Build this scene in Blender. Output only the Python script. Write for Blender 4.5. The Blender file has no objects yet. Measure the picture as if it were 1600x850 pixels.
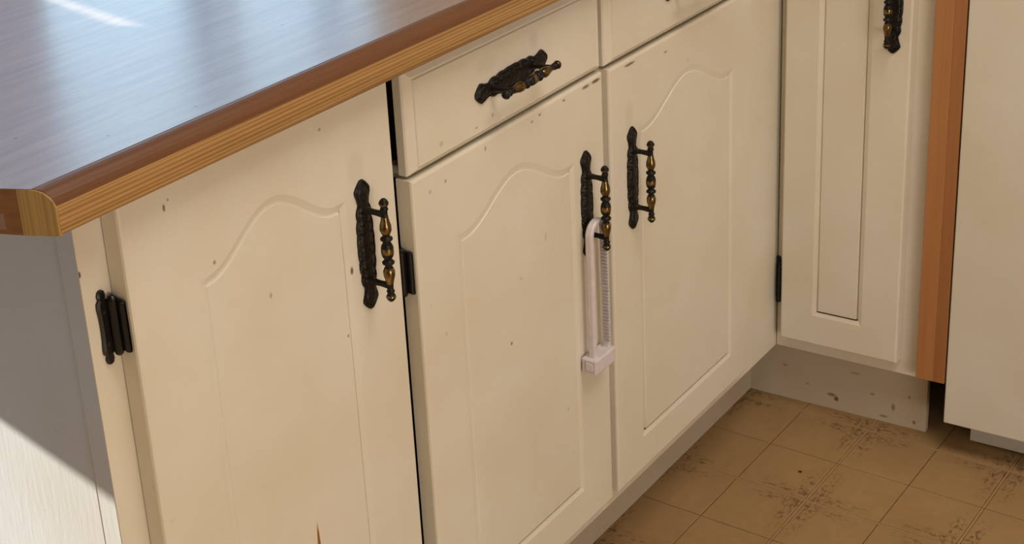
import bpy, bmesh, math, random
from mathutils import Vector, Matrix
random.seed(4)
scene = bpy.context.scene
col = scene.collection

# ------------------------------------------------------------------ camera
cam_d = bpy.data.cameras.new('camera')
cam = bpy.data.objects.new('camera', cam_d)
col.objects.link(cam)
R = Vector((0.5579023, -0.8287470, -0.0438570))
U = Vector((0.3268401, 0.1708353, 0.9295111))
F = Vector((0.7628372, 0.5329106, -0.3661772))
cam.matrix_world = Matrix(((R.x, U.x, -F.x, -0.6981), (R.y, U.y, -F.y, -0.94613), (R.z, U.z, -F.z, 1.35850), (0, 0, 0, 1)))
cam_d.sensor_width = 36.0
cam_d.lens = 2470.12 / 1600 * 36
cam_d.shift_x = (800 - 813.326) / 1600
cam_d.shift_y = (236.512 - 425) / 1600
cam_d.clip_start = 0.01
scene.camera = cam

# ------------------------------------------------------------------ world, sun, lights, exposure
scene.view_settings.view_transform = 'Standard'
scene.view_settings.look = 'None'
scene.view_settings.gamma = 1
scene.view_settings.use_curve_mapping = False
scene.view_settings.exposure = 0.0
w = bpy.data.worlds.new('sky'); scene.world = w; w.use_nodes = True
w.node_tree.nodes['Background'].inputs[0].default_value = (0.62, 0.76, 1.0, 1)
w.node_tree.nodes['Background'].inputs[1].default_value = 1.0

sun_d = bpy.data.lights.new('sun', 'SUN'); sun_d.energy = 22.0; sun_d.angle = math.radians(1.25)
sun_d.color = (1.0, 0.985, 0.95)
sun = bpy.data.objects.new('sun', sun_d); col.objects.link(sun)
sun.rotation_euler = Vector((0.21, -1.0, -0.265)).to_track_quat('-Z', 'Y').to_euler()
sun.location = (-0.5, 3, 2)


def area(name, loc, target, size, size_y, power, color):
    d = bpy.data.lights.new(name, 'AREA'); d.shape = 'RECTANGLE'; d.size = size; d.size_y = size_y
    d.energy = power; d.color = color
    o = bpy.data.objects.new(name, d); col.objects.link(o); o.location = loc
    o.rotation_euler = (Vector(target) - Vector(loc)).to_track_quat('-Z', 'Y').to_euler()
    return o


# added low warm fill, standing in for sun bounced off the floor
area('room_light', (-0.8, -3.1, 0.60), (1.35, 0.0, 0.55), 1.5, 1.0, 31.5, (1.0, 0.87, 0.74))
area('ceiling_light', (0.50, -0.95, 2.42), (1.0, -0.8, 0.0), 1.1, 0.7, 22, (1.0, 0.87, 0.74))  # added overhead fill without a fixture, brightens narrow cabinet and floor

# ------------------------------------------------------------------ materials
def new_mat(name):
    m = bpy.data.materials.new(name); m.use_nodes = True
    return m, m.node_tree, m.node_tree.nodes['Principled BSDF']


def nd(nt, typ, **kw):
    n = nt.nodes.new(typ)
    for k, v in kw.items():
        if k.startswith('i_'):
            n.inputs[k[2:].replace('_', ' ')].default_value = v
        else:
            setattr(n, k, v)
    return n


def math_n(nt, op, a, b=None, c=None):
    n = nt.nodes.new('ShaderNodeMath'); n.operation = op
    for i, x in enumerate((a, b, c)):
        if x is None: continue
        if isinstance(x, (int, float)): n.inputs[i].default_value = x
        else: nt.links.new(x, n.inputs[i])
    return n.outputs[0]


def mix(nt, fac, a, b):
    n = nt.nodes.new('ShaderNodeMix'); n.data_type = 'RGBA'
    for s, x in ((n.inputs[0], fac), (n.inputs[6], a), (n.inputs[7], b)):
        if isinstance(x, (int, float)): s.default_value = x
        elif isinstance(x, tuple): s.default_value = (*x, 1) if len(x) == 3 else x
        else: nt.links.new(x, s)
    return n.outputs[2]


def ramp(nt, fac, p0, p1, c0=(0, 0, 0, 1), c1=(1, 1, 1, 1)):
    n = nt.nodes.new('ShaderNodeValToRGB')
    n.color_ramp.elements[0].position = p0; n.color_ramp.elements[1].position = p1
    n.color_ramp.elements[0].color = c0; n.color_ramp.elements[1].color = c1
    nt.links.new(fac, n.inputs[0])
    return n.outputs[0]


def noise(nt, vec, scale, detail=3, rough=0.5):
    n = nd(nt, 'ShaderNodeTexNoise', i_Scale=scale, i_Detail=detail, i_Roughness=rough)
    if vec is not None: nt.links.new(vec, n.inputs['Vector'])
    return n.outputs['Fac']


def mapped(nt, src, scale=(1, 1, 1), rot=(0, 0, 0), loc=(0, 0, 0)):
    n = nd(nt, 'ShaderNodeMapping'); n.inputs['Scale'].default_value = scale
    n.inputs['Rotation'].default_value = rot; n.inputs['Location'].default_value = loc
    nt.links.new(src, n.inputs['Vector'])
    return n.outputs[0]


# chips, stains and scratches on the painted fronts, plus painted shadows above the pulls: (x, y, z, rx, rz, strength)
CHIPS_AND_SHADE = [
    (0.1307, 0, 0.842, .0022, .0045, .8), (0.136, 0, 0.8476, .0018, .002, .5), (0.3574, 0, 0.6871, .0025, .0055, .9),
    (0.6207, 0, 0.4812, .0028, .003, .75), (0.516, 0, 0.7241, .0028, .0028, .5), (0.1792, 0, 0.7712, .0022, .003, .6),
    (0.2438, 0, 0.71, .0022, .004, .45), (0.8195, 0, 0.7415, .009, .0022, .9), (0.797, 0, 0.741, .008, .002, .8),
    (0.7486, 0, 0.7395, .004, .0018, .8), (0.6976, 0, 0.7385, .0035, .0018, .8), (0.6813, 0, 0.7354, .003, .002, .6),
    (0.607, 0, 0.7679, .003, .003, .35), (0.5136, 0, 0.7668, .005, .004, .25), (0.4888, 0, 0.7218, .004, .003, .3),
    (0.3439, 0, 0.6211, .0018, .0025, .7), (0.5766, 0, 0.7634, .0035, .0016, .5), (0.646, 0, 0.554, .003, .003, .25),
    (0.0515, .0216, 0.8085, .002, .004, .9), (0.096, .0216, 0.749, .002, .0022, .8),
    (0.99, 0, 0.728, .006, .0016, .7), (0.90, 0, 0.7385, .012, .0018, .8), (1.05, 0, 0.70, .003, .003, .2),
    (0.59, 0, 0.735, .0022, .004, .55), (0.70, 0, 0.585, .003, .008, .2), (0.693, 0, 0.829, .008, .010, .10),
    (0.376, 0, 0.79, .012, .016, .10), (0.896, 0, 0.672, .010, .018, .08), (0.60, 0, 0.828, .018, .010, .10),  # the broad faint spots are handle shadows painted into the colour
    (0.33, 0, 0.845, .003, .002, .5), (0.735, 0, 0.335, .003, .003, .3), (0.50, 0, 0.55, .003, .004, .2),
]


KICK = [(1.419, -.070, .020, .005, .006, .9), (1.419, -.062, .026, .007, .003, .7), (1.42, -.13, .045, .006, .003, .5), (1.42, -.165, .03, .004, .009, .6),
        (1.42, -.19, .055, .003, .004, .6), (1.42, -.10, .075, .008, .002, .4), (1.418, .02, .06, .006, .003, .45), (1.42, -.20, .012, .004, .005, .7),
        (1.418, -.02, .035, .005, .003, .4), (1.42, -.15, .010, .007, .002, .6)]


def paint(name, base, chips_and_shade=True, seed=0.0, rough=0.42, dirt=0.25, marks=None):
    m, nt, b = new_mat(name)
    g = nd(nt, 'ShaderNodeNewGeometry')
    pos = g.outputs['Position']
    n1 = noise(nt, mapped(nt, pos, (1, 1, 1), loc=(seed, seed, seed)), 5, 4, .6)
    n2 = noise(nt, mapped(nt, pos, (1, 1, 1), loc=(seed + 3, seed, 0)), 60, 3, .6)
    dark = tuple(c * k for c, k in zip(base, (.93, .89, .82)))
    c = mix(nt, ramp(nt, n1, .35, .7), base, dark)
    sp = ramp(nt, n2, .70, .78)
    sp2 = ramp(nt, n1, .45, .6)
    m2 = math_n(nt, 'MULTIPLY', sp, sp2); m3 = math_n(nt, 'MULTIPLY', m2, dirt)
    c = mix(nt, m3, c, (.16, .11, .06))
    if chips_and_shade or marks:
        wob = noise(nt, pos, 450, 2)
        wv = math_n(nt, 'MULTIPLY', wob, 0.9)
        acc = None
        for (x, y, z, rx, rz, s) in (marks or CHIPS_AND_SHADE):
            if rx < .007: rx *= .72; rz *= .72
            mp = (mapped(nt, pos, (1 / .012, 1 / rx, 1 / rz), loc=(-x / .012, -y / rx, -z / rz)) if marks else
                  mapped(nt, pos, (1 / rx, 1 / .01, 1 / rz), loc=(-x / rx, -y / .01, -z / rz)))
            ln = nd(nt, 'ShaderNodeVectorMath', operation='LENGTH'); nt.links.new(mp, ln.inputs[0])
            d = math_n(nt, 'ADD', ln.outputs['Value'], wv)
            k = math_n(nt, 'MULTIPLY', math_n(nt, 'SUBTRACT', 1.75, d), 1.6 * s)
            n = nt.nodes.new('ShaderNodeMath'); n.operation = 'MINIMUM'; nt.links.new(k, n.inputs[0]); n.inputs[1].default_value = s
            k = n.outputs[0]
            acc = k if acc is None else math_n(nt, 'MAXIMUM', acc, k)
        acc = math_n(nt, 'MAXIMUM', acc, 0.0)
        c = mix(nt, acc, c, (.10, .065, .03))
        # the reddish brown drip low on the first door
        mp = mapped(nt, pos, (1 / .0026, 1 / .02, 1 / .045), rot=(0, 0, 0), loc=(-.272 / .0026, 0, -.402 / .045))
        ln = nd(nt, 'ShaderNodeVectorMath', operation='LENGTH'); nt.links.new(mp, ln.inputs[0])
        k = ramp(nt, ln.outputs['Value'], .75, 1.0, (1, 1, 1, 1), (0, 0, 0, 1))
        c = mix(nt, k, c, (.30, .12, .04))
    nt.links.new(c, b.inputs['Base Color'])
    b.inputs['Roughness'].default_value = rough
    b.inputs['Specular IOR Level'].default_value = .35
    bn = nd(nt, 'ShaderNodeBump', i_Strength=.10, i_Distance=.002)
    nt.links.new(noise(nt, mapped(nt, pos, (9, 9, 1.2)), 22, 4, .65), bn.inputs['Height'])
    nt.links.new(bn.outputs[0], b.inputs['Normal'])
    return m


M = {}
M['paint'] = paint('cream_cabinet_paint', (.74, .71, .625))
M['paint_edge'] = M['paint']
M['panel'] = paint('end_panel_paint', (.43, .425, .40), chips_and_shade=False, seed=2, dirt=.3)
M['kick'] = paint('toe_kick_grey_paint', (.53, .47, .38), chips_and_shade=False, seed=5, rough=.5, dirt=1.0, marks=KICK)
M['wall'] = paint('wall_paint', (.72, .67, .58), chips_and_shade=False, seed=9, rough=.7, dirt=0)
M['ceiling'] = paint('ceiling_paint', (.78, .76, .72), chips_and_shade=False, seed=11, rough=.8, dirt=0)
M['appliance'] = paint('appliance_enamel', (.70, .68, .61), chips_and_shade=False, seed=14, rough=.28, dirt=.12)
M['plinth'] = paint('appliance_plinth_grey', (.52, .50, .46), chips_and_shade=False, seed=17, rough=.4, dirt=.5)
M['trim'] = paint('trim_paint', (.80, .79, .76), chips_and_shade=False, seed=21, rough=.4, dirt=0)


def plain(name, color, rough, metal=0.0, spec=.5):
    m, nt, b = new_mat(name)
    b.inputs['Roughness'].default_value = rough; b.inputs['Metallic'].default_value = metal
    b.inputs['Specular IOR Level'].default_value = spec
    tc = nd(nt, 'ShaderNodeTexCoord')
    f = noise(nt, tc.outputs['Object'], 120, 3)
    nt.links.new(mix(nt, f, tuple(c * .85 for c in color), tuple(min(1, c * 1.15) for c in color)), b.inputs['Base Color'])
    return m, nt, b


M['dark'], _, _ = plain('dark_drawer_side', (.012, .009, .006), .9)  # near-black so the gap beside the drawer looks deeply shaded
M['interior'], _, _ = plain('cabinet_interior_raw_wood', (.05, .035, .022), .8)
m, nt, b = plain('blackened_cast_metal', (.007, .0055, .0045), .42, .2, .35)
tc = nd(nt, 'ShaderNodeTexCoord')
vor = nd(nt, 'ShaderNodeTexVoronoi', i_Scale=260.0); nt.links.new(tc.outputs['Object'], vor.inputs['Vector'])
bn = nd(nt, 'ShaderNodeBump', i_Strength=.55, i_Distance=.0012); nt.links.new(vor.outputs['Distance'], bn.inputs['Height'])
nt.links.new(bn.outputs[0], b.inputs['Normal'])
M['black'] = m
m, nt, b = plain('black_hinge_metal', (.007, .006, .006), .35, .2)
M['hinge'] = m
# antique brass: dark patina in the necks, worn bright on the swellings
m, nt, b = new_mat('antique_brass')
g = nd(nt, 'ShaderNodeNewGeometry'); tc = nd(nt, 'ShaderNodeTexCoord')
f = noise(nt, tc.outputs['Object'], 180, 3)
c = mix(nt, ramp(nt, f, .35, .65), (.09, .06, .022), (.26, .18, .07))
nt.links.new(c, b.inputs['Base Color']); b.inputs['Metallic'].default_value = .9; b.inputs['Roughness'].default_value = .2
M['brass'] = m
m, nt, b = plain('lock_plastic_lilac_white', (.66, .62, .66), .35)
M['plastic'] = m
m, nt, b = plain('lock_shadow_plastic', (.42, .38, .40), .4)
M['plastic_dark'] = m


def wood(name, axis, light, dark, rough, lines=1.0, scale=1.0):
    m, nt, b = new_mat(name)
    g = nd(nt, 'ShaderNodeNewGeometry')
    s = [70 * scale] * 3; s[axis] = 1.6 * scale
    v = mapped(nt, g.outputs['Position'], tuple(s))
    n1 = noise(nt, v, 1.0, 5, .62)
    s2 = [240 * scale] * 3; s2[axis] = 6 * scale
    n2 = noise(nt, mapped(nt, g.outputs['Position'], tuple(s2)), 1.0, 3, .6)
    s3 = [150 * scale] * 3; s3[axis] = 2.4
    wv = nd(nt, 'ShaderNodeTexWave', i_Scale=.55, i_Distortion=11.0, i_Detail=2.0); wv.bands_direction = 'Z' if axis == 0 else 'Y'
    nt.links.new(mapped(nt, g.outputs['Position'], tuple(s3)), wv.inputs['Vector'])
    f = math_n(nt, 'ADD', math_n(nt, 'MULTIPLY', n1, .65), math_n(nt, 'MULTIPLY', wv.outputs['Fac'], .28 * lines))
    f = math_n(nt, 'ADD', f, math_n(nt, 'MULTIPLY', n2, .18))
    c = mix(nt, ramp(nt, f, .38, .82), light, dark)
    nt.links.new(c, b.inputs['Base Color']); b.inputs['Roughness'].default_value = rough
    bn = nd(nt, 'ShaderNodeBump', i_Strength=.12, i_Distance=.001); nt.links.new(n2, bn.inputs['Height'])
    nt.links.new(bn.outputs[0], b.inputs['Normal'])
    return m


M['oak'] = wood('oak_edge_strip', 0, (.46, .275, .10), (.20, .09, .025), .5)
M['oak_end'] = wood('oak_end_grain', 2, (.42, .27, .09), (.20, .12, .035), .5, .6)
M['brown_end'] = wood('brown_core_end', 1, (.22, .095, .02), (.12, .045, .01), .5, .4)
M['oak_stain'] = wood('stained_rolled_edge', 0, (.155, .062, .022), (.10, .036, .012), .45, .3)
M['filler'] = wood('filler_board_wood', 2, (.43, .195, .072), (.33, .135, .045), .45, .25)
M['filler_dark'] = wood('filler_strip_wood', 2, (.36, .155, .055), (.26, .10, .035), .45, .25)
# worn glossy wood-look laminate
m, nt, b = new_mat('worn_wood_laminate')
g = nd(nt, 'ShaderNodeNewGeometry')
n1 = noise(nt, mapped(nt, g.outputs['Position'], (9, 90, 9), rot=(0, 0, .0)), 1.0, 5, .65)
n2 = noise(nt, g.outputs['Position'], 7, 4, .6)
c = mix(nt, ramp(nt, n1, .3, .7), (.30, .20, .15), (.20, .12, .085))
for (sx_, sy_, sr_) in ((.060, .085, .0022), (-.005, .16, .0016), (.185, .005, .0020), (.10, .02, .0018), (.135, .24, .0015), (.40, .10, .0018)):
    mp = mapped(nt, g.outputs['Position'], (1 / sr_, 1 / sr_, 0), loc=(-sx_ / sr_, -sy_ / sr_, 0))
    ln = nd(nt, 'ShaderNodeVectorMath', operation='LENGTH'); nt.links.new(mp, ln.inputs[0])
    c = mix(nt, ramp(nt, ln.outputs['Value'], .6, 1.0, (1, 1, 1, 1), (0, 0, 0, 1)), c, (.05, .035, .03))
nt.links.new(c, b.inputs['Base Color'])
b.inputs['Roughness'].default_value = .31
b.inputs['Specular IOR Level'].default_value = .9
b.inputs['Coat Weight'].default_value = .28; b.inputs['Coat Roughness'].default_value = .2
bn = nd(nt, 'ShaderNodeBump', i_Strength=.05, i_Distance=.002); nt.links.new(n1, bn.inputs['Height'])
nt.links.new(bn.outputs[0], b.inputs['Normal'])
M['laminate'] = m

# vinyl floor: stippled bands along every second joint
TX, TY, TP, TT = 1.27417, -0.02252, 0.114207, -0.013753


def vinyl(name, base, base2, bands=True):
    m, nt, b = new_mat(name)
    g = nd(nt, 'ShaderNodeNewGeometry')
    # grid coordinates u along x, v along y, in tiles
    co, si = math.cos(TT), math.sin(TT)
    sp = nd(nt, 'ShaderNodeSeparateXYZ'); nt.links.new(g.outputs['Position'], sp.inputs[0])
    X = math_n(nt, 'SUBTRACT', sp.outputs[0], TX); Y = math_n(nt, 'SUBTRACT', sp.outputs[1], TY)
    u = math_n(nt, 'DIVIDE', math_n(nt, 'ADD', math_n(nt, 'MULTIPLY', X, co), math_n(nt, 'MULTIPLY', Y, si)), TP)
    v = math_n(nt, 'DIVIDE', math_n(nt, 'SUBTRACT', math_n(nt, 'MULTIPLY', Y, co), math_n(nt, 'MULTIPLY', X, si)), TP)

    def dist_odd(q):   # distance in metres to the nearest odd line
        f = math_n(nt, 'FLOORED_MODULO', q, 2.0)
        return math_n(nt, 'MULTIPLY', math_n(nt, 'ABSOLUTE', math_n(nt, 'SUBTRACT', f, 1.0)), TP)
    du, dv = dist_odd(u), dist_odd(v)
    big = noise(nt, g.outputs['Position'], 6, 4, .6)
    fine = noise(nt, g.outputs['Position'], 60, 4, .6)
    c = mix(nt, ramp(nt, big, .3, .7), base, base2)
    c = mix(nt, math_n(nt, 'MULTIPLY', ramp(nt, fine, .45, .75), .25), c, tuple(k * .75 for k in base2))
    if bands:
        def band(d, along, stretch, seed):
            # stipple strokes 8-24 mm either side of the odd line, thinning out away from the band crossings
            near = math_n(nt, 'MULTIPLY', ramp(nt, d, .004, .009), ramp(nt, d, .018, .031, (1, 1, 1, 1), (0, 0, 0, 1)))
            fade = ramp(nt, along, .045, .105, (1, 1, 1, 1), (0, 0, 0, 1))
            st = ramp(nt, noise(nt, mapped(nt, g.outputs['Position'], stretch, loc=(seed, seed, 0)), 1.0, 4, .7), .50, .60)
            return math_n(nt, 'MULTIPLY', math_n(nt, 'MULTIPLY', near, fade), st)
        s1 = band(du, dv, (190, 75, 1), 3.0)
        s2 = band(dv, du, (95, 170, 1), 8.0)
        st = math_n(nt, 'MINIMUM', math_n(nt, 'ADD', s1, s2), 1.0)
        c = mix(nt, math_n(nt, 'MULTIPLY', st, .78), c, (.085, .045, .018))
        # one dark burn spot
        mp = mapped(nt, g.outputs['Position'], (1 / .0035, 1 / .0035, 1), loc=(-1.2233 / .0035, .0962 / .0035, 0))
        ln = nd(nt, 'ShaderNodeVectorMath', operation='LENGTH'); nt.links.new(mp, ln.inputs[0])
        c = mix(nt, ramp(nt, ln.outputs['Value'], .8, 1.0, (1, 1, 1, 1), (0, 0, 0, 1)), c, (.02, .012, .006))
    nt.links.new(c, b.inputs['Base Color'])
    b.inputs['Roughness'].default_value = .42
    b.inputs['Specular IOR Level'].default_value = .3
    bn = nd(nt, 'ShaderNodeBump', i_Strength=.15, i_Distance=.001); nt.links.new(fine, bn.inputs['Height'])
    nt.links.new(bn.outputs[0], b.inputs['Normal'])
    return m


M['tile'] = vinyl('tan_vinyl_tile', (.39, .255, .120), (.325, .205, .092))
M['floor'] = vinyl('tan_vinyl_far_floor', (.39, .255, .120), (.325, .205, .092))
M['seam'], _, _ = plain('floor_seam_brown', (.10, .055, .022), .7)
M['bandstrip'] = vinyl('vinyl_band_strip', (.43, .285, .145), (.36, .225, .11), bands=False)

# blind fabric: added out of view, sun glows through it onto the worktop
m = bpy.data.materials.new('blind_fabric'); m.use_nodes = True; nt = m.node_tree
nt.nodes.remove(nt.nodes['Principled BSDF'])
tr = nd(nt, 'ShaderNodeBsdfTranslucent'); df = nd(nt, 'ShaderNodeBsdfDiffuse'); mx = nd(nt, 'ShaderNodeMixShader')
tc = nd(nt, 'ShaderNodeNewGeometry')
cc = mix(nt, noise(nt, mapped(nt, tc.outputs['Position'], (7, 1, 1.2)), 1.0, 3), (.45, .59, .69), (.59, .73, .83))
nt.links.new(cc, tr.inputs[0]); df.inputs[0].default_value = (.7, .75, .8, 1); mx.inputs[0].default_value = .2
nt.links.new(tr.outputs[0], mx.inputs[1]); nt.links.new(df.outputs[0], mx.inputs[2])
nt.links.new(mx.outputs[0], nt.nodes['Material Output'].inputs[0])
M['blind'] = m
M['lining'] = m.copy(); M['lining'].name = 'blind_lining_fabric'  # added tinted layer that mutes the left part of the worktop glare
for n_ in M['lining'].node_tree.nodes:
    if n_.type == 'MIX': n_.inputs[6].default_value = (.55, .50, .55, 1); n_.inputs[7].default_value = (.66, .60, .64, 1)

M['grime'] = paint('grime_in_groove', (.13, .075, .035), chips_and_shade=False, seed=40, rough=.7, dirt=1)  # dark brown along the bottom panel groove
M['grime_soft'] = paint('light_grime_in_groove', (.45, .37, .25), chips_and_shade=False, seed=41, rough=.6, dirt=.5)  # lighter brown along the right panel groove
M['roller'] = paint('roller_blind_fabric', (.34, .30, .24), chips_and_shade=False, seed=30, rough=.8, dirt=0)  # cloth of the added sun blocker in the doorway

# ------------------------------------------------------------------ mesh helpers
def link(name, me, mats, parent=None, loc=None, rot=None, smooth=False):
    for mm in (mats if isinstance(mats, (list, tuple)) else [mats]):
        me.materials.append(mm)
    if smooth:
        for p in me.polygons: p.use_smooth = True
    o = bpy.data.objects.new(name, me); col.objects.link(o)
    if parent: o.parent = parent
    if loc is not None: o.location = loc
    if rot is not None: o.rotation_euler = rot
    return o


def box_bm(bm, a, b, bevel=0.0, seg=1, mat=0):
    x0, y0, z0 = (min(a[i], b[i]) for i in range(3)); x1, y1, z1 = (max(a[i], b[i]) for i in range(3))
    vs = [bm.verts.new(p) for p in ((x0, y0, z0), (x1, y0, z0), (x1, y1, z0), (x0, y1, z0), (x0, y0, z1), (x1, y0, z1), (x1, y1, z1), (x0, y1, z1))]
    fs = [bm.faces.new([vs[i] for i in q]) for q in ((0, 3, 2, 1), (4, 5, 6, 7), (0, 1, 5, 4), (1, 2, 6, 5), (2, 3, 7, 6), (3, 0, 4, 7))]
    for f in fs: f.material_index = mat
    if bevel > 0:
        es = list({e for f in fs for e in f.edges})
        r = bmesh.ops.bevel(bm, geom=es, offset=bevel, segments=seg, affect='EDGES', profile=.5)
        for f in r['faces']: f.material_index = mat


def boxes(name, lst, mats, parent=None, bevel=0.0, seg=1, loc=None, rot=None):
    bm = bmesh.new()
    for it in lst: box_bm(bm, it[0], it[1], bevel, seg)
    me = bpy.data.meshes.new(name); bm.to_mesh(me); bm.free()
    return link(name, me, mats, parent, loc, rot)


def from_bm(name, bm, mats, parent=None, loc=None, rot=None, smooth=False):
    bmesh.ops.recalc_face_normals(bm, faces=bm.faces[:])
    me = bpy.data.meshes.new(name); bm.to_mesh(me); bm.free()
    return link(name, me, mats, parent, loc, rot, smooth)


def thing(name, label, cat, loc=(0, 0, 0), rotz=0.0, group=None):
    o = bpy.data.objects.new(name, None); col.objects.link(o); o.location = loc; o.rotation_euler = (0, 0, rotz)
    o.empty_display_size = .05
    o['label'] = label; o['category'] = cat
    if group: o['group'] = group
    return o


def structure(o):
    o['kind'] = 'structure'; return o


def offset_poly(pts, d):
    """inset a closed counter-clockwise polyline of (x, z) by d"""
    n = len(pts); out = []
    for i in range(n):
        p0, p1, p2 = Vector(pts[i - 1]), Vector(pts[i]), Vector(pts[(i + 1) % n])
        a = (p1 - p0).normalized(); b2 = (p2 - p1).normalized()
        na, nb = Vector((-a.y, a.x)), Vector((-b2.y, b2.x))
        k = (na + nb)
        k = k / max(.35, (1 + na.dot(nb)))
        out.append((p1.x + k.x * d, p1.y + k.y * d))
    return out


def door_mesh(name, x0, x1, z0, zl, zr, T, panel, parent, mat, arch=None, fill=(1.0, 1.0)):
    """overlay door; front at y=0, back at y=T. panel=(px0, px1, pz0, shoulder_z); arch = rise of the cathedral top"""
    px0, px1, pz0, sh = panel
    cxm = (px0 + px1) / 2; hw = (px1 - px0) / 2
    con = []; outr = []
    nb, ns, nt_ = 6, 10, 38
    tops = [0.0] + ([.072 + (1 - .144) * k / (nt_ - 2) for k in range(nt_ - 1)] if arch else [.25, .5, .75])
    nt_ = len(tops)
    ztop = lambda x: zl + (zr - zl) * (x - x0) / (x1 - x0)
    for i in range(nb):
        t = i / nb; con.append((px0 + (px1 - px0) * t, pz0)); outr.append((x0 + (x1 - x0) * t, z0))
    for i in range(ns):
        t = i / ns; con.append((px1, pz0 + (sh - pz0) * t)); outr.append((x1, z0 + (ztop(x1) - z0) * t))
    for i in range(nt_):
        t = tops[i]; x = px1 + (px0 - px1) * t
        s = abs(x - cxm) / hw; h = 0.0
        if arch:
            # flat shoulder, ogee, round crown
            if s < .84:
                q = s / .84
                h = arch * (0.5 + 0.5 * math.cos(math.pi * q)) ** .85
        con.append((x, sh + h)); xo = x1 + (x0 - x1) * t; outr.append((xo, ztop(xo)))
    for i in range(ns):
        t = i / ns; con.append((px0, sh + (pz0 - sh) * t)); outr.append((x0, ztop(x0) + (z0 - ztop(x0)) * t))
    n = len(con)
    e = .0028
    def ins(p, d):
        cx_, cz_ = (x0 + x1) / 2, (z0 + (zl + zr) / 2) / 2
        return (p[0] + (d if p[0] < x0 + 1e-6 else (-d if p[0] > x1 - 1e-6 else 0)), p[1] + (d if p[1] < z0 + 1e-6 else (-d if p[1] > ztop(p[0]) - 1e-6 else 0)))
    loops = [([p for p in outr], T), ([p for p in outr], e), ([ins(p, e * .35) for p in outr], e * .3), ([ins(p, e) for p in outr], 0)]
    loops += [(con, 0), (offset_poly(con, .0066), .0026), (offset_poly(con, .0070), 'a'), (offset_poly(con, .0090), 'a'), (offset_poly(con, .0098), .0006)]
    verts = []; faces = []
    def dep(y, i):   # old paint fills the left and upper groove
        if y == 'a': y = .0046 if 0 < i < nb + 1 else (.0040 if i < nb + ns else .0028)
        elif not (0 < y < .004): return y
        if nb + ns < i <= nb + ns + nt_ - 1: return y * fill[0]
        if i > nb + ns + nt_ - 1: return y * fill[1]
        return y
    for L, y in loops[:4]: verts += [(p[0], y, p[1]) for p in L]
    for L, y in loops[4:]: verts += [(p[0], dep(y, i), p[1]) for i, p in enumerate(L)]
    for L, y in []: verts += [(p[0], (y if y != 'a' else (.0046 if 0 < i < nb + 1 else (.0040 if i < nb + ns else .0028))), p[1]) for i, p in enumerate(L)]
    for k in range(len(loops) - 1):
        for i in range(n):
            j = (i + 1) % n
            faces.append((k * n + i, k * n + j, (k + 1) * n + j, (k + 1) * n + i))
    c0 = len(verts); verts.append((cxm, .0006, (pz0 + sh) / 2)); last = (len(loops) - 1) * n
    for i in range(n): faces.append((last + i, last + (i + 1) % n, c0))
    faces.append(tuple(range(n - 1, -1, -1)))
    me = bpy.data.meshes.new(name); me.from_pydata(verts, [], faces); me.update()
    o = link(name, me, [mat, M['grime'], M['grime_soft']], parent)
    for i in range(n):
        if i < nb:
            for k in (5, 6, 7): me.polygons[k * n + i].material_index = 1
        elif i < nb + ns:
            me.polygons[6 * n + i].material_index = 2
    return o


def drawer_front(name, x0, x1, z0l, z0r, z1, parent, mat):
    T = .0170
    prof = [(0, T), (0, .0075), (.0015, .0055), (.0100, .0012), (.0112, .0022), (.0128, .0022), (.0138, 0.0004)]
    verts = []; faces = []
    for d, y in prof:
        verts += [(x0 + d, y, z0l + d * .55), (x1 - d, y, z0r + d * .55), (x1 - d, y, z1 - d), (x0 + d, y, z1 - d)]
    for k in range(len(prof) - 1):
        for i in range(4):
            j = (i + 1) % 4; faces.append((k * 4 + i, k * 4 + j, (k + 1) * 4 + j, (k + 1) * 4 + i))
    L = (len(prof) - 1) * 4
    faces += [(L, L + 1, L + 2, L + 3), (3, 2, 1, 0)]
    me = bpy.data.meshes.new(name); me.from_pydata(verts, [], faces); me.update()
    return link(name, me, mat, parent)


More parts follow.
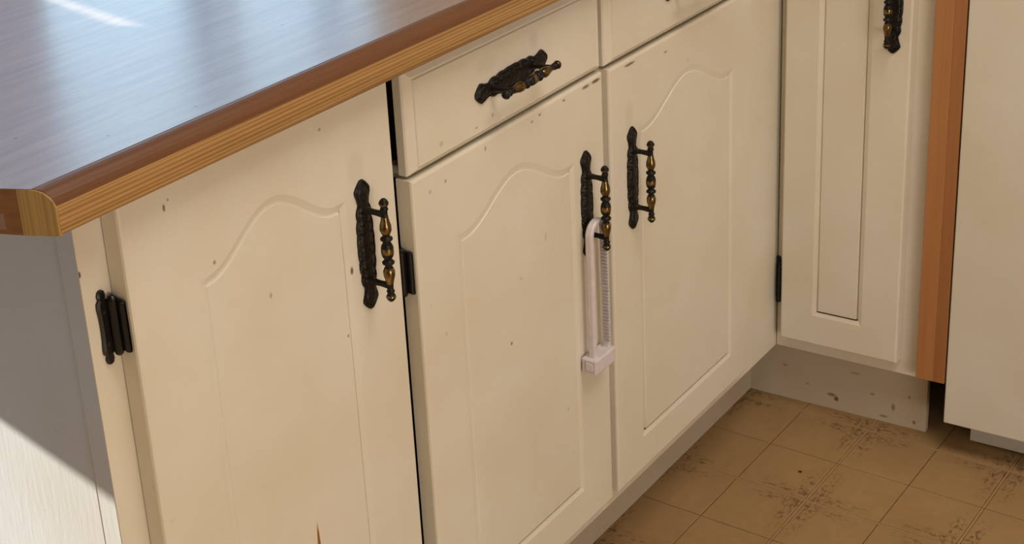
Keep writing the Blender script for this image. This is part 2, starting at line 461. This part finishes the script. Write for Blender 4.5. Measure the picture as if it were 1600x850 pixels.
# ---- pull handles: local frame: z along the pull, -y out of the door, origin on the door face at the centre
def backplate_mesh():
    half = [(-.0700, .0016), (-.0680, .0040), (-.0635, .0078), (-.0600, .0098), (-.0570, .0096), (-.0510, .0076), (-.0455, .0066), (-.0440, .0068),
            (-.0400, .0088), (-.0360, .0098), (-.0310, .0094), (-.0295, .0086), (-.0275, .0096), (-.0220, .0108), (-.0160, .0106),
            (-.0145, .0098), (-.0125, .0106), (-.0060, .0112), (0, .0110)]
    half = half + [(-z, w_) for z, w_ in reversed(half[:-1])]
    half = [(z, w_ * 1.16) for z, w_ in half]
    out = [(w_, z) for z, w_ in half] + [(-w_, z) for z, w_ in reversed(half)]
    bm = bmesh.new()
    def loop(k, y, wob=0.0):
        r = []
        for i, (x, z) in enumerate(out):
            r.append(bm.verts.new((x * k, y, z * (1 - (1 - k) * .16))))
        return r
    ls = [loop(1, 0), loop(1, -.0016), loop(.86, -.0030), loop(.72, -.0022), loop(.55, -.0038), loop(.22, -.0046)]
    n = len(out)
    for a, b_ in zip(ls, ls[1:]):
        for i in range(n): bm.faces.new((a[i], a[(i + 1) % n], b_[(i + 1) % n], b_[i]))
    h = n // 2
    L = ls[-1]
    for i in range(h - 1): bm.faces.new((L[i], L[i + 1], L[n - 2 - i], L[n - 1 - i]))
    # cast leaf ridges over the plate
    for k in range(-3, 4):
        z = k * .0118 + (.002 if k % 2 else 0)
        for sx in (-1, 1):
            pts = [(0, -.0047, z + .003), (sx * .0050, -.0044, z - .0005), (sx * .0092, -.0032, z + .0015), (sx * .0052, -.0036, z - .0030), (0, -.0040, z - .0005)]
            vs = [bm.verts.new(p) for p in pts]
            cvert = bm.verts.new((sx * .0052, -.0049, z))
            for i in range(5):
                bm.faces.new((vs[i], vs[(i + 1) % 5], cvert))
    bmesh.ops.recalc_face_normals(bm, faces=bm.faces[:])
    me = bpy.data.meshes.new('handle_backplate'); bm.to_mesh(me); bm.free()
    me.materials.append(M['black'])
    return me


GRIP_Y = -.0275


def grip_mesh():
    """turned baluster on two posts; 0 = black, 1 = worn brass"""
    prof = [(-.0560, .0004, 0), (-.0553, .0022, 0), (-.0530, .0042, 0), (-.0505, .0052, 1), (-.0484, .0044, 1), (-.0467, .0030, 0), (-.0452, .0040, 0), (-.0438, .0042, 0),
            (-.0425, .0032, 0), (-.0395, .0032, 0), (-.0360, .0036, 1), (-.0320, .0044, 1), (-.0270, .0058, 1), (-.0220, .0060, 1), (-.0185, .0046, 1), (-.0165, .0034, 0),
            (-.0150, .0036, 0), (-.0140, .0060, 0), (-.0122, .0064, 0), (-.0108, .0050, 0), (-.0098, .0036, 0), (-.0080, .0044, 0), (-.0060, .0056, 0), (-.0030, .0063, 1), (0, .0064, 1)]
    prof = prof + [(-z, r, m_) for z, r, m_ in reversed(prof[:-1])]
    N = 14
    verts = []; faces = []; mi = []
    for z, r, _ in prof:
        for i in range(N):
            a = 2 * math.pi * i / N; verts.append((r * math.cos(a), GRIP_Y + r * math.sin(a), z))
    for k in range(len(prof) - 1):
        for i in range(N):
            j = (i + 1) % N; faces.append((k * N + i, k * N + j, (k + 1) * N + j, (k + 1) * N + i)); mi.append(1 if prof[k][2] and prof[k + 1][2] else 0)
    faces.append(tuple(range(N - 1, -1, -1))); mi.append(0)
    L = (len(prof) - 1) * N; faces.append(tuple(range(L, L + N))); mi.append(0)
    for sz in (-1, 1):
        pz = sz * .0385
        rings = [(-.002, .0056), (-.006, .0045), (-.010, .0033), (-.016, .0031), (-.021, .0034), (GRIP_Y + .0005, .0040)]
        o = len(verts)
        for y, r in rings:
            for i in range(10):
                a = 2 * math.pi * i / 10; verts.append((r * math.cos(a), y, pz + r * math.sin(a)))
        for k in range(len(rings) - 1):
            for i in range(10):
                j = (i + 1) % 10; faces.append((o + k * 10 + j, o + k * 10 + i, o + (k + 1) * 10 + i, o + (k + 1) * 10 + j)); mi.append(0)
    me = bpy.data.meshes.new('handle_grip'); me.from_pydata(verts, [], faces); me.update()
    me.materials.append(M['black']); me.materials.append(M['brass'])
    for p, k in zip(me.polygons, mi): p.material_index = k; p.use_smooth = True
    return me


PLATE_ME, GRIP_ME = backplate_mesh(), grip_mesh()


def pull(parent, x, z, y=0.0, roll=0.0, rotz=0.0):
    for nm, me in (('handle_backplate', PLATE_ME), ('handle_grip', GRIP_ME)):
        o = bpy.data.objects.new(nm, me); col.objects.link(o); o.parent = parent; o.location = (x, y, z)
        o.rotation_euler = (0, roll, rotz)
        if nm == 'handle_grip': o['label'] = 'turned grip with worn brass swellings'
        else: o['label'] = 'black cast backplate with pointed ends'
    return


def hinge(parent, x, yf, z, h, parent_name='hinge', side=-1, tips=True):
    """wrap hinge: leaf with finial tips on the frame (plane y=yf), barrel and leaf on the door edge at x"""
    bm = bmesh.new()
    # frame leaf outline in x,z with rounded finial tips
    hh = h / 2
    prof = [(-hh - .010, .0012), (-hh - .0085, .0034), (-hh - .005, .0044), (-hh - .0015, .0036), (-hh + .001, .0058), (-hh + .005, .0062), (-hh * .4, .0052), (0, .0050)]
    prof = prof + [(-a, b_) for a, b_ in reversed(prof[:-1])]
    cx_ = x + side * .0125
    out = [(cx_ + w_, zz) for zz, w_ in prof] + [(cx_ - w_, zz) for zz, w_ in reversed(prof)]
    la = [bm.verts.new((a, yf, z + b_)) for a, b_ in out]
    lb = [bm.verts.new((a, yf - .0020, z + b_)) for a, b_ in out]
    lc = [bm.verts.new((cx_ + (a - cx_) * .6, yf - .0032, z + b_ * .97)) for a, b_ in out]
    n = len(out)
    for A, B in ((la, lb), (lb, lc)):
        for i in range(n): bm.faces.new((A[i], A[(i + 1) % n], B[(i + 1) % n], B[i]))
    for i in range(n // 2 - 1): bm.faces.new((lc[i], lc[i + 1], lc[n - 2 - i], lc[n - 1 - i]))
    # door edge leaf and barrel
    sx = x + side * .0006
    box_bm(bm, (sx, yf - .0216 + .004, z - hh), (sx + side * .0030, yf - .0005, z + hh), .0008)
    box_bm(bm, (sx, yf - .0216 + .004, z - hh + .001), (sx + side * .0052, yf - .0216 + .0075, z + hh - .001), .0008)
    bmesh.ops.create_cone(bm, cap_ends=True, segments=12, radius1=.0042, radius2=.0042, depth=h * .98,
                          matrix=Matrix.Translation((x + side * .0052, yf - .0055, z)))
    for k in (-1, 1):
        bmesh.ops.create_uvsphere(bm, u_segments=10, v_segments=6, radius=.0040, matrix=Matrix.Translation((x + side * .0052, yf - .0055, z + k * h * .5)))
    for k in (-.3, .3):
        bmesh.ops.create_uvsphere(bm, u_segments=8, v_segments=5, radius=.0024, matrix=Matrix.Translation((cx_, yf - .0032, z + k * h)) @ Matrix.Diagonal((1, .5, 1, 1)))
    return from_bm('hinge', bm, M['hinge'], parent)


# ------------------------------------------------------------------ the room
ZT = .914; ZU = .876; T = .0216; WY = .66
fl = structure(boxes('floor', [((-3.2, -3.6, -.06), (2.6, .80, -.0022))], M['seam']))
# strips of the printed bands between odd joints
bm = bmesh.new()
co, si = math.cos(TT), math.sin(TT)


def gp(u, v, z=0.0):
    return (TX + TP * (u * co - v * si), TY + TP * (u * si + v * co), z)


def quad_slab(bm, u0, u1, v0, v1, zt, zb, b_=0.006):
    top = [bm.verts.new(gp(*q, zt)) for q in ((u0 + b_, v0 + b_), (u1 - b_, v0 + b_), (u1 - b_, v1 - b_), (u0 + b_, v1 - b_))]
    mid = [bm.verts.new(gp(*q, zt - .0004)) for q in ((u0, v0), (u1, v0), (u1, v1), (u0, v1))]
    bot = [bm.verts.new(gp(*q, zb)) for q in ((u0, v0), (u1, v0), (u1, v1), (u0, v1))]
    bm.faces.new(top)
    for a, b2 in ((top, mid), (mid, bot)):
        for i in range(4): bm.faces.new((b2[i], b2[(i + 1) % 4], a[(i + 1) % 4], a[i]))


def gap(k):   # half the joint width at grid line k, in tiles
    return .022 if k % 2 else .0050


U0, U1, V0, V1 = -10, 5, -13, 3
for u in range(U0, U1 + 1):
    if u % 2:
        quad_slab(bm, u - .016, u + .016, V0, V1, -.0004, -.002, .002)
for v in range(V0, V1 + 1):
    if v % 2:
        for u in range(U0, U1):
            quad_slab(bm, u + gap(u), u + 1 - gap(u + 1), v - .016, v + .016, -.0004, -.002, .002)
bs = from_bm('band_strip', bm, M['bandstrip'], fl)
for u in range(U0, U1):
    for v in range(V0, V1):
        if u < -8 and v < -10: continue
        bm = bmesh.new()
        quad_slab(bm, u + gap(u), u + 1 - gap(u + 1), v + gap(v), v + 1 - gap(v + 1), 0, -.002)
        from_bm('tile', bm, M['tile'], fl)
# beyond the built tiles the vinyl goes on
xa, _, _ = gp(U0, 0); xb, _, _ = gp(U1, 0); _, ya, _ = gp(0, V0)
boxes('vinyl_sheet', [((-3.0, -3.5, -.0021), (xa + .03, .66, -.0006)), ((xa + .03, -3.5, -.0021), (2.4, ya + .03, -.0006)), ((xb - .03, ya + .03, -.0021), (2.4, .66, -.0006))], M['floor'], fl)

structure(boxes('ceiling', [((-3.2, -3.6, 2.5), (2.6, .85, 2.6))], M['ceiling']))
DX0, DX1, DZ = -1.35, -.012, 2.05
WX0, WX1, WZ0, WZ1 = .18, 1.21, .945, 1.80
structure(boxes('wall_back', [((-3.2, WY, 0), (DX0, WY + .1, 2.5)), ((DX0, WY, DZ), (DX1, WY + .1, 2.5)), ((DX1, WY, 0), (WX0, WY + .1, 2.5)),
                              ((WX0, WY, 0), (WX1, WY + .1, WZ0)), ((WX0, WY, WZ1), (WX1, WY + .1, 2.5)), ((WX1, WY, 0), (2.6, WY + .1, 2.5))], M['wall']))
structure(boxes('wall_right', [((2.4, -3.6, 0), (2.5, WY, 2.5))], M['wall']))
structure(boxes('wall_left', [((-3.1, -3.6, 0), (-3.0, WY, 2.5))], M['wall']))
structure(boxes('wall_front', [((-3.0, -3.6, 0), (2.4, -3.5, 2.5))], M['wall']))
# window over the worktop: frame, rails and closed fabric blind panels (panels added to shape the worktop glare)
f_ = .022
wn = structure(boxes('window_1', [((WX0 + .0, WY + .06, WZ0), (WX1, WY + .09, WZ0 + f_)), ((WX0, WY + .06, WZ1 - f_), (WX1, WY + .09, WZ1)),
                                  ((WX1 - f_, WY + .06, WZ0 + f_), (WX1, WY + .09, WZ1 - f_)), ((.87, WY + .06, WZ0 + f_), (.89, WY + .09, WZ1 - f_))], M['trim']))
SL = .006   # slit for a sun streak, cut in the added blind, low in the corner
def fabric(pts, y, name='blind_panel'):
    n = len(pts)
    me = bpy.data.meshes.new(name)
    me.from_pydata([(x, y, z) for x, z in pts] + [(x, y + .0015, z) for x, z in pts], [],
                   [tuple(range(n)), tuple(range(2 * n - 1, n - 1, -1))] + [(i, n + i, n + (i + 1) % n, (i + 1) % n) for i in range(n)])
    me.update(); return link(name, me, M['blind'], wn)
fabric([(WX0, WZ0), (.368, WZ0), (.236, 1.0235), (WX0, 1.0235)], WY + .004)  # slanted gap to the next sheet throws a sun streak on the worktop
fabric([(.380, WZ0), (.86, WZ0), (.86, WZ1), (WX0, WZ1), (WX0, 1.0240), (.2365, 1.0240), (.243, 1.030)], WY + .004)
boxes('blind_panel', [((.3950, WY + .016, WZ0), (.56, WY + .0175, WZ1))], M['lining'], wn)
boxes('blind_panel', [((.80, WY + .010, WZ0), (1.13, WY + .0115, WZ1))], M['blind'], wn)  # overlaps added to give darker bands in the worktop glare
boxes('blind_panel', [((1.07, WY + .004, WZ0), (WX1, WY + .0055, WZ1))], M['blind'], wn)
d1 = structure(boxes('door_1', [((DX0, WY + .06, 0), (DX0 + .05, WY + .09, DZ)), ((DX1 - .02, WY + .085, 0), (DX1, WY + .1, DZ)), ((DX0 + .05, WY + .06, DZ - .05), (DX1 - .02, WY + .09, DZ)),
                                ((DX0 + .05, WY + .06, 0), (DX1 - .02, WY + .09, .03))], M['trim']))
boxes('roller_blind', [((DX0 + .002, WY + .004, .761), (DX1 - .0005, WY + .0055, DZ))], M['roller'], d1)  # unseen blocker added to set the sun's shadow edge on the end panel

# ------------------------------------------------------------------ worktop
wt = thing('countertop', 'brown wood-look laminate countertop with oak front edge running over the long row of cream cabinets', 'countertop', (0, 0, ZU))
YO = -.0315
CR = .017      # radius of the rolled upper edge
def ctop(lst): return lst
# main slab outline: front edge, little flared end, back
bm = bmesh.new()
XR = 1.352
end = [(0.0, YO), (-.012, -.0055), (-.022, .0165), (-.030, .04), (-.033, .10), (-.033, .645)]
# laminate surface with rolled front edge, built as a lofted sheet along x
sec = [(YO + CR + .012, ZT)] + [(YO + CR - CR * math.sin(a), ZT - CR + CR * math.cos(a)) for a in [math.pi / 2 * k / 8 for k in range(0, 6)]]
XS = 1.352


def xend(y):
    pts = end
    if y <= pts[0][1]: return pts[0][0]
    for (xa_, ya_), (xb_, yb_) in zip(pts, pts[1:]):
        if ya_ <= y <= yb_: return xa_ + (xb_ - xa_) * (y - ya_) / (yb_ - ya_)
    return pts[-1][0]


flat_y = [.645, .40, .10, .04, .0165, sec[0][0]]
rows = [(y, ZT) for y in flat_y[:-1]] + sec[:2]
verts = []; faces = []
for y, z in rows:
    verts += [(xend(y), y, z - ZU), (XS, y, z - ZU), (xend(y), y, .004), (XS, y, .004)]
nR = len(rows)
for k in range(nR - 1):
    a, b2 = k * 4, (k + 1) * 4
    faces += [(a, b2, b2 + 1, a + 1), (a + 2, a + 3, b2 + 3, b2 + 2)]
faces += [(0, 1, 3, 2), ((nR - 1) * 4, (nR - 1) * 4 + 2, (nR - 1) * 4 + 3, (nR - 1) * 4 + 1)]
faces += [tuple([k * 4 for k in range(nR)] + [k * 4 + 2 for k in range(nR - 1, -1, -1)])]
# continuation round the corner above the narrow cabinet and the appliance
o = len(verts)
xr0, xr1, yr0, yr1 = XS, 1.99, -.90, .645
verts += [(xr0, yr0, ZT - ZU), (xr1, yr0, ZT - ZU), (xr1, yr1, ZT - ZU), (xr0, yr1, ZT - ZU), (xr0, yr0, .004), (xr1, yr0, .004), (xr1, yr1, .004), (xr0, yr1, .004)]
faces += [(o, o + 1, o + 2, o + 3), (o + 7, o + 6, o + 5, o + 4), (o, o + 4, o + 5, o + 1), (o + 1, o + 5, o + 6, o + 2), (o + 2, o + 6, o + 7, o + 3), (o + 3, o + 7, o + 4, o)]
me = bpy.data.meshes.new('laminate_top'); me.from_pydata(verts, [], faces); me.update()
lt = link('laminate_top', me, M['laminate'], wt)
lt['label'] = 'glossy worn laminate surface'


def strip(name, secpts, mat, x0f, x1, back_y):
    """loft of a y,z section along x, front side only, closed to back_y"""
    v = []; f = []
    pts = list(secpts)
    closed = pts + [(back_y, pts[-1][1]), (back_y, pts[0][1])]
    n = len(closed)
    for y, z in closed: v.append((x0f(y) if callable(x0f) else x0f, y, z - ZU))
    for y, z in closed: v.append((x1, y, z - ZU))
    for i in range(n): f.append((i, (i + 1) % n, n + (i + 1) % n, n + i))
    f.append(tuple(range(n - 1, -1, -1))); f.append(tuple(range(n, 2 * n)))
    m_ = bpy.data.meshes.new(name); m_.from_pydata(v, [], f); m_.update()
    return m_


prof_roll = [(YO + CR - CR * math.sin(a), ZT - CR + CR * math.cos(a)) for a in [math.pi / 2 * k / 8 for k in range(1, 8)]]
me = strip('rolled_edge', prof_roll, None, lambda y: xend(y) + .0006, XS, YO + CR)
o = link('rolled_edge', me, M['oak_stain'], wt, smooth=False); o['label'] = 'red-brown rolled upper edge'
prof_low = [prof_roll[-1], (YO, ZT - CR - .002), (YO, ZU + .002), (YO + .0015, ZU)]
me = strip('oak_edge', prof_low, None, lambda y: xend(y) + .0006, XS, YO + .022)
o = link('oak_edge', me, M['oak'], wt); o['label'] = 'light oak lower edge strip'
# end face: oak profile end in front, brown core behind
def end_face(name, y0, y1, mat, thick, extra=0):
    ys = [y0 + (y1 - y0) * k / 14 for k in range(15)]
    v = []; f = []
    def ztop(y):
        d = YO + CR - y
        return ZT - .0006 if d <= 0 else ZT - CR + math.sqrt(max(0, CR * CR - min(d, CR) ** 2)) - .0006
    for y in ys:
        x = xend(y)
        v += [(x - thick, y, .0), (x - thick, y, ztop(y) - ZU), (x + .002, y, ztop(y) - ZU), (x + .002, y, .0)]
    for k in range(len(ys) - 1):
        a, b2 = k * 4, (k + 1) * 4
        for i in range(4): f.append((a + i, a + (i + 1) % 4, b2 + (i + 1) % 4, b2 + i))
    f.append((0, 3, 2, 1)); L = (len(ys) - 1) * 4; f.append((L, L + 1, L + 2, L + 3))
    m_ = bpy.data.meshes.new(name); m_.from_pydata(v, [], f); m_.update()
    return link(name, m_, mat, wt)
end_face('oak_edge_end', YO + .0003, -.0045, M['oak_end'], .0012)['label'] = 'pale end of the oak edge'
end_face('core_end', -.0040, .645, M['brown_end'], .0010)['label'] = 'dark brown end band of the worktop'
# edge strip round the corner, above the narrow cabinet
boxes('side_edge', [((XS - .012, -.90, 0), (XS, YO - .001, .038))], M['oak'], wt, bevel=.004, seg=2)
boxes('core', [((.03, .0, -.0), (1.97, .62, .0035))], M['brown_end'], wt)

# ------------------------------------------------------------------ cabinets
ZK = .1135; DB = .146
cA = thing('base_cabinet', 'leftmost cream base cabinet, one tall door reaching the countertop with no drawer', 'cabinet', (0, 0, 0))
XA, XM = .051, .445
boxes('face_frame', [((XA, T, ZK), (.094, T + .019, ZU)), ((.418, T, ZK), (XM - .0005, T + .019, ZU)), ((.094, T, ZK), (.418, T + .019, ZK + .04)), ((.094, T, ZU - .012), (.418, T + .019, ZU))], M['paint'], cA)
# end panel, with front stile and a raised bead
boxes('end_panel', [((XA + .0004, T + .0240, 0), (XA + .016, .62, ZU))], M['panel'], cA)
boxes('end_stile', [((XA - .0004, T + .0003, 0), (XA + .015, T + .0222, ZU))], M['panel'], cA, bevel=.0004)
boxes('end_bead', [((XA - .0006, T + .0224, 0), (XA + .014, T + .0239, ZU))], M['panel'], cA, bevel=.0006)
boxes('carcass', [((XA + .016, T + .019, ZK), (XM - .002, .60, ZK + .016)), ((XA + .016, .60, 0), (XM - .002, .615, ZU)), ((XM - .016, T + .0195, ZK + .016), (XM - .002, .60, ZU))], M['interior'], cA)
boxes('toe_kick', [((XA + .016, .0808, 0), (XM - .001, .0958, ZK))], M['kick'], cA)
dA = door_mesh('door', .0807, .4332, DB, .8745, .8745, T - .0012, (.157, .357, .205, .762), cA, M['paint'], arch=.042, fill=(.75, .35))
pull(dA, .381, .7055)
hinge(cA, .0807, T, .753, .049)['label'] = 'black hinge with finial tips at the outer edge'

cB = thing('base_cabinet', 'wide cream base cabinet with two doors under two drawers beside the corner', 'cabinet', (0, 0, 0))
boxes('face_frame', [((XM, T, ZK), (.4500, T + .019, .742)), ((.832, T, ZK), (.862, T + .019, ZU)), ((1.225, T, ZK), (1.3835, T + .019, ZU)),
                     ((.4505, T, ZK), (.832, T + .019, ZK + .04)), ((.862, T, ZK), (1.225, T + .019, ZK + .04)), ((.4720, T, .738), (.832, T + .019, .752)), ((.862, T, .738), (1.225, T + .019, .752)), ((.4720, T, ZU - .008), (1.225, T + .019, ZU))], M['paint'], cB)
boxes('carcass', [((XM, T + .0195, ZK), (1.383, .60, ZK + .016)), ((XM, .60, 0), (1.383, .615, ZU)), ((XM, T + .0195, ZK + .016), (XM + .012, .60, ZU - .003)), ((1.368, .06, ZK + .016), (1.383, .60, ZU))], M['interior'], cB)
boxes('toe_kick', [((XM, .0808, 0), (1.43, .0958, ZK))], M['kick'], cB)
dB = door_mesh('door', .4592, .8350, DB, .7435, .7480, T - .0012, (.529, .7655, .199, .655), cB, M['paint'], arch=.040, fill=(.4, .3))
dC = door_mesh('door', .8500, 1.2380, DB, .7455, .7465, T - .0012, (.917, 1.1805, .196, .649), cB, M['paint'], arch=.042, fill=(.4, .3))
pull(dB, .7905, .592)
pull(dC, .9005, .586)
hinge(cB, .4592, T, .640, .049)['label'] = 'black hinge at the left edge of the left door'
w1 = drawer_front('drawer', .4610, .8385, .7475, .7520, .8625, cB, M['paint'])
w2 = drawer_front('drawer', .8480, 1.2380, .7500, .7505, .8625, cB, M['paint'])
pull(w1, .646, .801, y=.0004, roll=math.radians(90 - 2))
pull(w2, 1.056, .806, y=.0004, roll=math.radians(90 - 1))
boxes('drawer_box', [((.480, .016, .757), (.824, .50, .850))], M['dark'], w1)
boxes('drawer_box', [((.868, .016, .757), (1.22, .50, .850))], M['dark'], w2)

# narrow cabinet round the corner: local frame, +x into the cabinet, -y to the right
RZ = .04022
XW = 1.38300
cC = thing('base_cabinet', 'narrow cream base cabinet facing left in the corner, single slim door', 'cabinet', (XW, 0, 0), RZ)
boxes('face_frame', [((0, .0200, ZK), (.019, .006, ZU)), ((0, .006, ZK), (.019, -.170, ZK + .04)), ((0, -.170, ZK), (.019, -.2162, ZU)), ((0, .006, ZU - .03), (.019, -.170, ZU))], M['paint'], cC, bevel=.0006)
boxes('carcass', [((.0195, .018, ZK), (.58, -.205, ZK + .016)), ((.0195, -.2085, ZK), (.58, -.196, ZU)), ((.565, .018, ZK + .016), (.58, -.196, ZU))], M['interior'], cC)
boxes('toe_kick', [((.033, .081, 0), (.045, -.2202, ZK))], M['kick'], cC)
# door is modelled in the x-z frame, then turned to face -x
rot90 = bpy.data.objects.new('door', None)
bpy.data.objects.remove(rot90)


def turned_door(name, w_, z0, z1, panel, parent, mat, loc):
    o = door_mesh(name, 0, w_, z0, z1, z1, T - .0012, panel, parent, mat)
    o.location = loc; o.rotation_euler = (0, 0, -math.pi / 2)
    return o


# local door x runs along -y of the cabinet; its back (y=T) points along +x
dD = turned_door('door', .1910, .1405, .8640, (.0525, .1335, .1915, .8120), cC, M['paint'], (-T, .0060, 0))
pull(dD, .1640, .7085)
hb = hinge(cC, 0, 0, 0, .062)
hb.rotation_euler = (0, 0, -math.pi / 2); hb.location = (0, .0064, .232)
hb.location = (-.0216 + .0216, .0064, .232)
hb['label'] = 'black hinge in the inner corner'

# ------------------------------------------------------------------ filler board
fb = thing('filler_board', 'bare orange-brown wooden filler board standing between narrow cabinet and white appliance', 'board', (XW, 0, 0), RZ)
boxes('front_board', [((-.0205, -.2165, .1245), (-.0010, -.2432, ZU - .001))], M['filler'], fb, bevel=.0005)
boxes('side_strip', [((-.0203, -.2433, .1245), (-.0010, -.2608, ZU - .001))], M['filler_dark'], fb, bevel=.0005)['label'] = 'darker strip along the right side'

# ------------------------------------------------------------------ appliance
ap = thing('kitchen_appliance', 'white kitchen appliance with a plain flat front at the right edge', 'appliance', (XW, 0, 0), RZ)
boxes('front_panel', [((-.0216, -.2632, .0590), (.008, -.86, .868))], M['appliance'], ap, bevel=.0018, seg=2)
boxes('body', [((.0085, -.275, .0600), (.58, -.85, .866))], M['plinth'], ap)
boxes('plinth', [((.036, -.2905, .004), (.050, -.84, .0600))], M['plinth'], ap)
for y in (-.31, -.81):
    for x in (.08, .54):
        boxes('foot', [((x, y, 0), (x + .03, y - .03, .060))], M['interior'], ap)

# ------------------------------------------------------------------ child safety lock
lk = thing('cabinet_lock', 'white plastic sliding child-safety lock hooked round the handle of the left wide-cabinet door', 'lock', (.7895, -.0135, .373))
bx0, bx1 = -.0255, .0225
bm = bmesh.new()
box_bm(bm, (bx0, -.0105, 0), (bx1, .0115, .021), .0022, 2)
hs = from_bm('lock_housing', bm, M['plastic'], lk)
bm = bmesh.new()
box_bm(bm, (bx0 - .0012, -.0060, .005), (bx0 + .002, .0050, .0165), .0007, 1)
from_bm('release_button', bm, M['plastic'], lk)
boxes('button_gap', [((bx0 - .0003, -.0072, .0038), (bx0 + .001, .0062, .0177))], M['plastic_dark'], lk)
# U-shaped bow: swept rectangular section
hx, hy = .0032, .0050
r = .0165
path = [(-r, 0.010)] + [(-r, .187 * k / 6) for k in range(1, 6)]
path += [(-r * math.cos(a), .184 + r * math.sin(a)) for a in [math.pi * k / 14 for k in range(15)]]
path += [(r, .187 * k / 6) for k in range(5, 0, -1)] + [(r, .010)]
verts = []; faces = []
for i, (x, z) in enumerate(path):
    a = Vector(path[max(0, i - 1)]); b2 = Vector(path[min(len(path) - 1, i + 1)]); t = (b2 - a).normalized(); nrm = Vector((-t.y, t.x))
    for sx, sy in ((-.55, -1), (.55, -1), (1, -.6), (1, .6), (.55, 1), (-.55, 1), (-1, .6), (-1, -.6)):
        verts.append((x + nrm.x * hx * sx, hy * sy - .0005, z + nrm.y * hx * sx))
n = 8
for k in range(len(path) - 1):
    for i in range(n): faces.append((k * n + i, k * n + (i + 1) % n, (k + 1) * n + (i + 1) % n, (k + 1) * n + i))
faces.append(tuple(range(n - 1, -1, -1))); faces.append(tuple(range((len(path) - 1) * n, len(path) * n)))
me = bpy.data.meshes.new('bow'); me.from_pydata(verts, [], faces); me.update()
link('bow', me, M['plastic'], lk)
bm = bmesh.new()
for k in range(30):
    z = .030 + k * .0046
    box_bm(bm, (r - hx - .0012, -hy - .0012, z), (r - hx + .0022, hy * .2, z + .0020))
tt = from_bm('ratchet_teeth', bm, M['plastic_dark'], lk); tt['kind'] = 'stuff'; tt['label'] = 'row of fine ratchet teeth along the right leg'
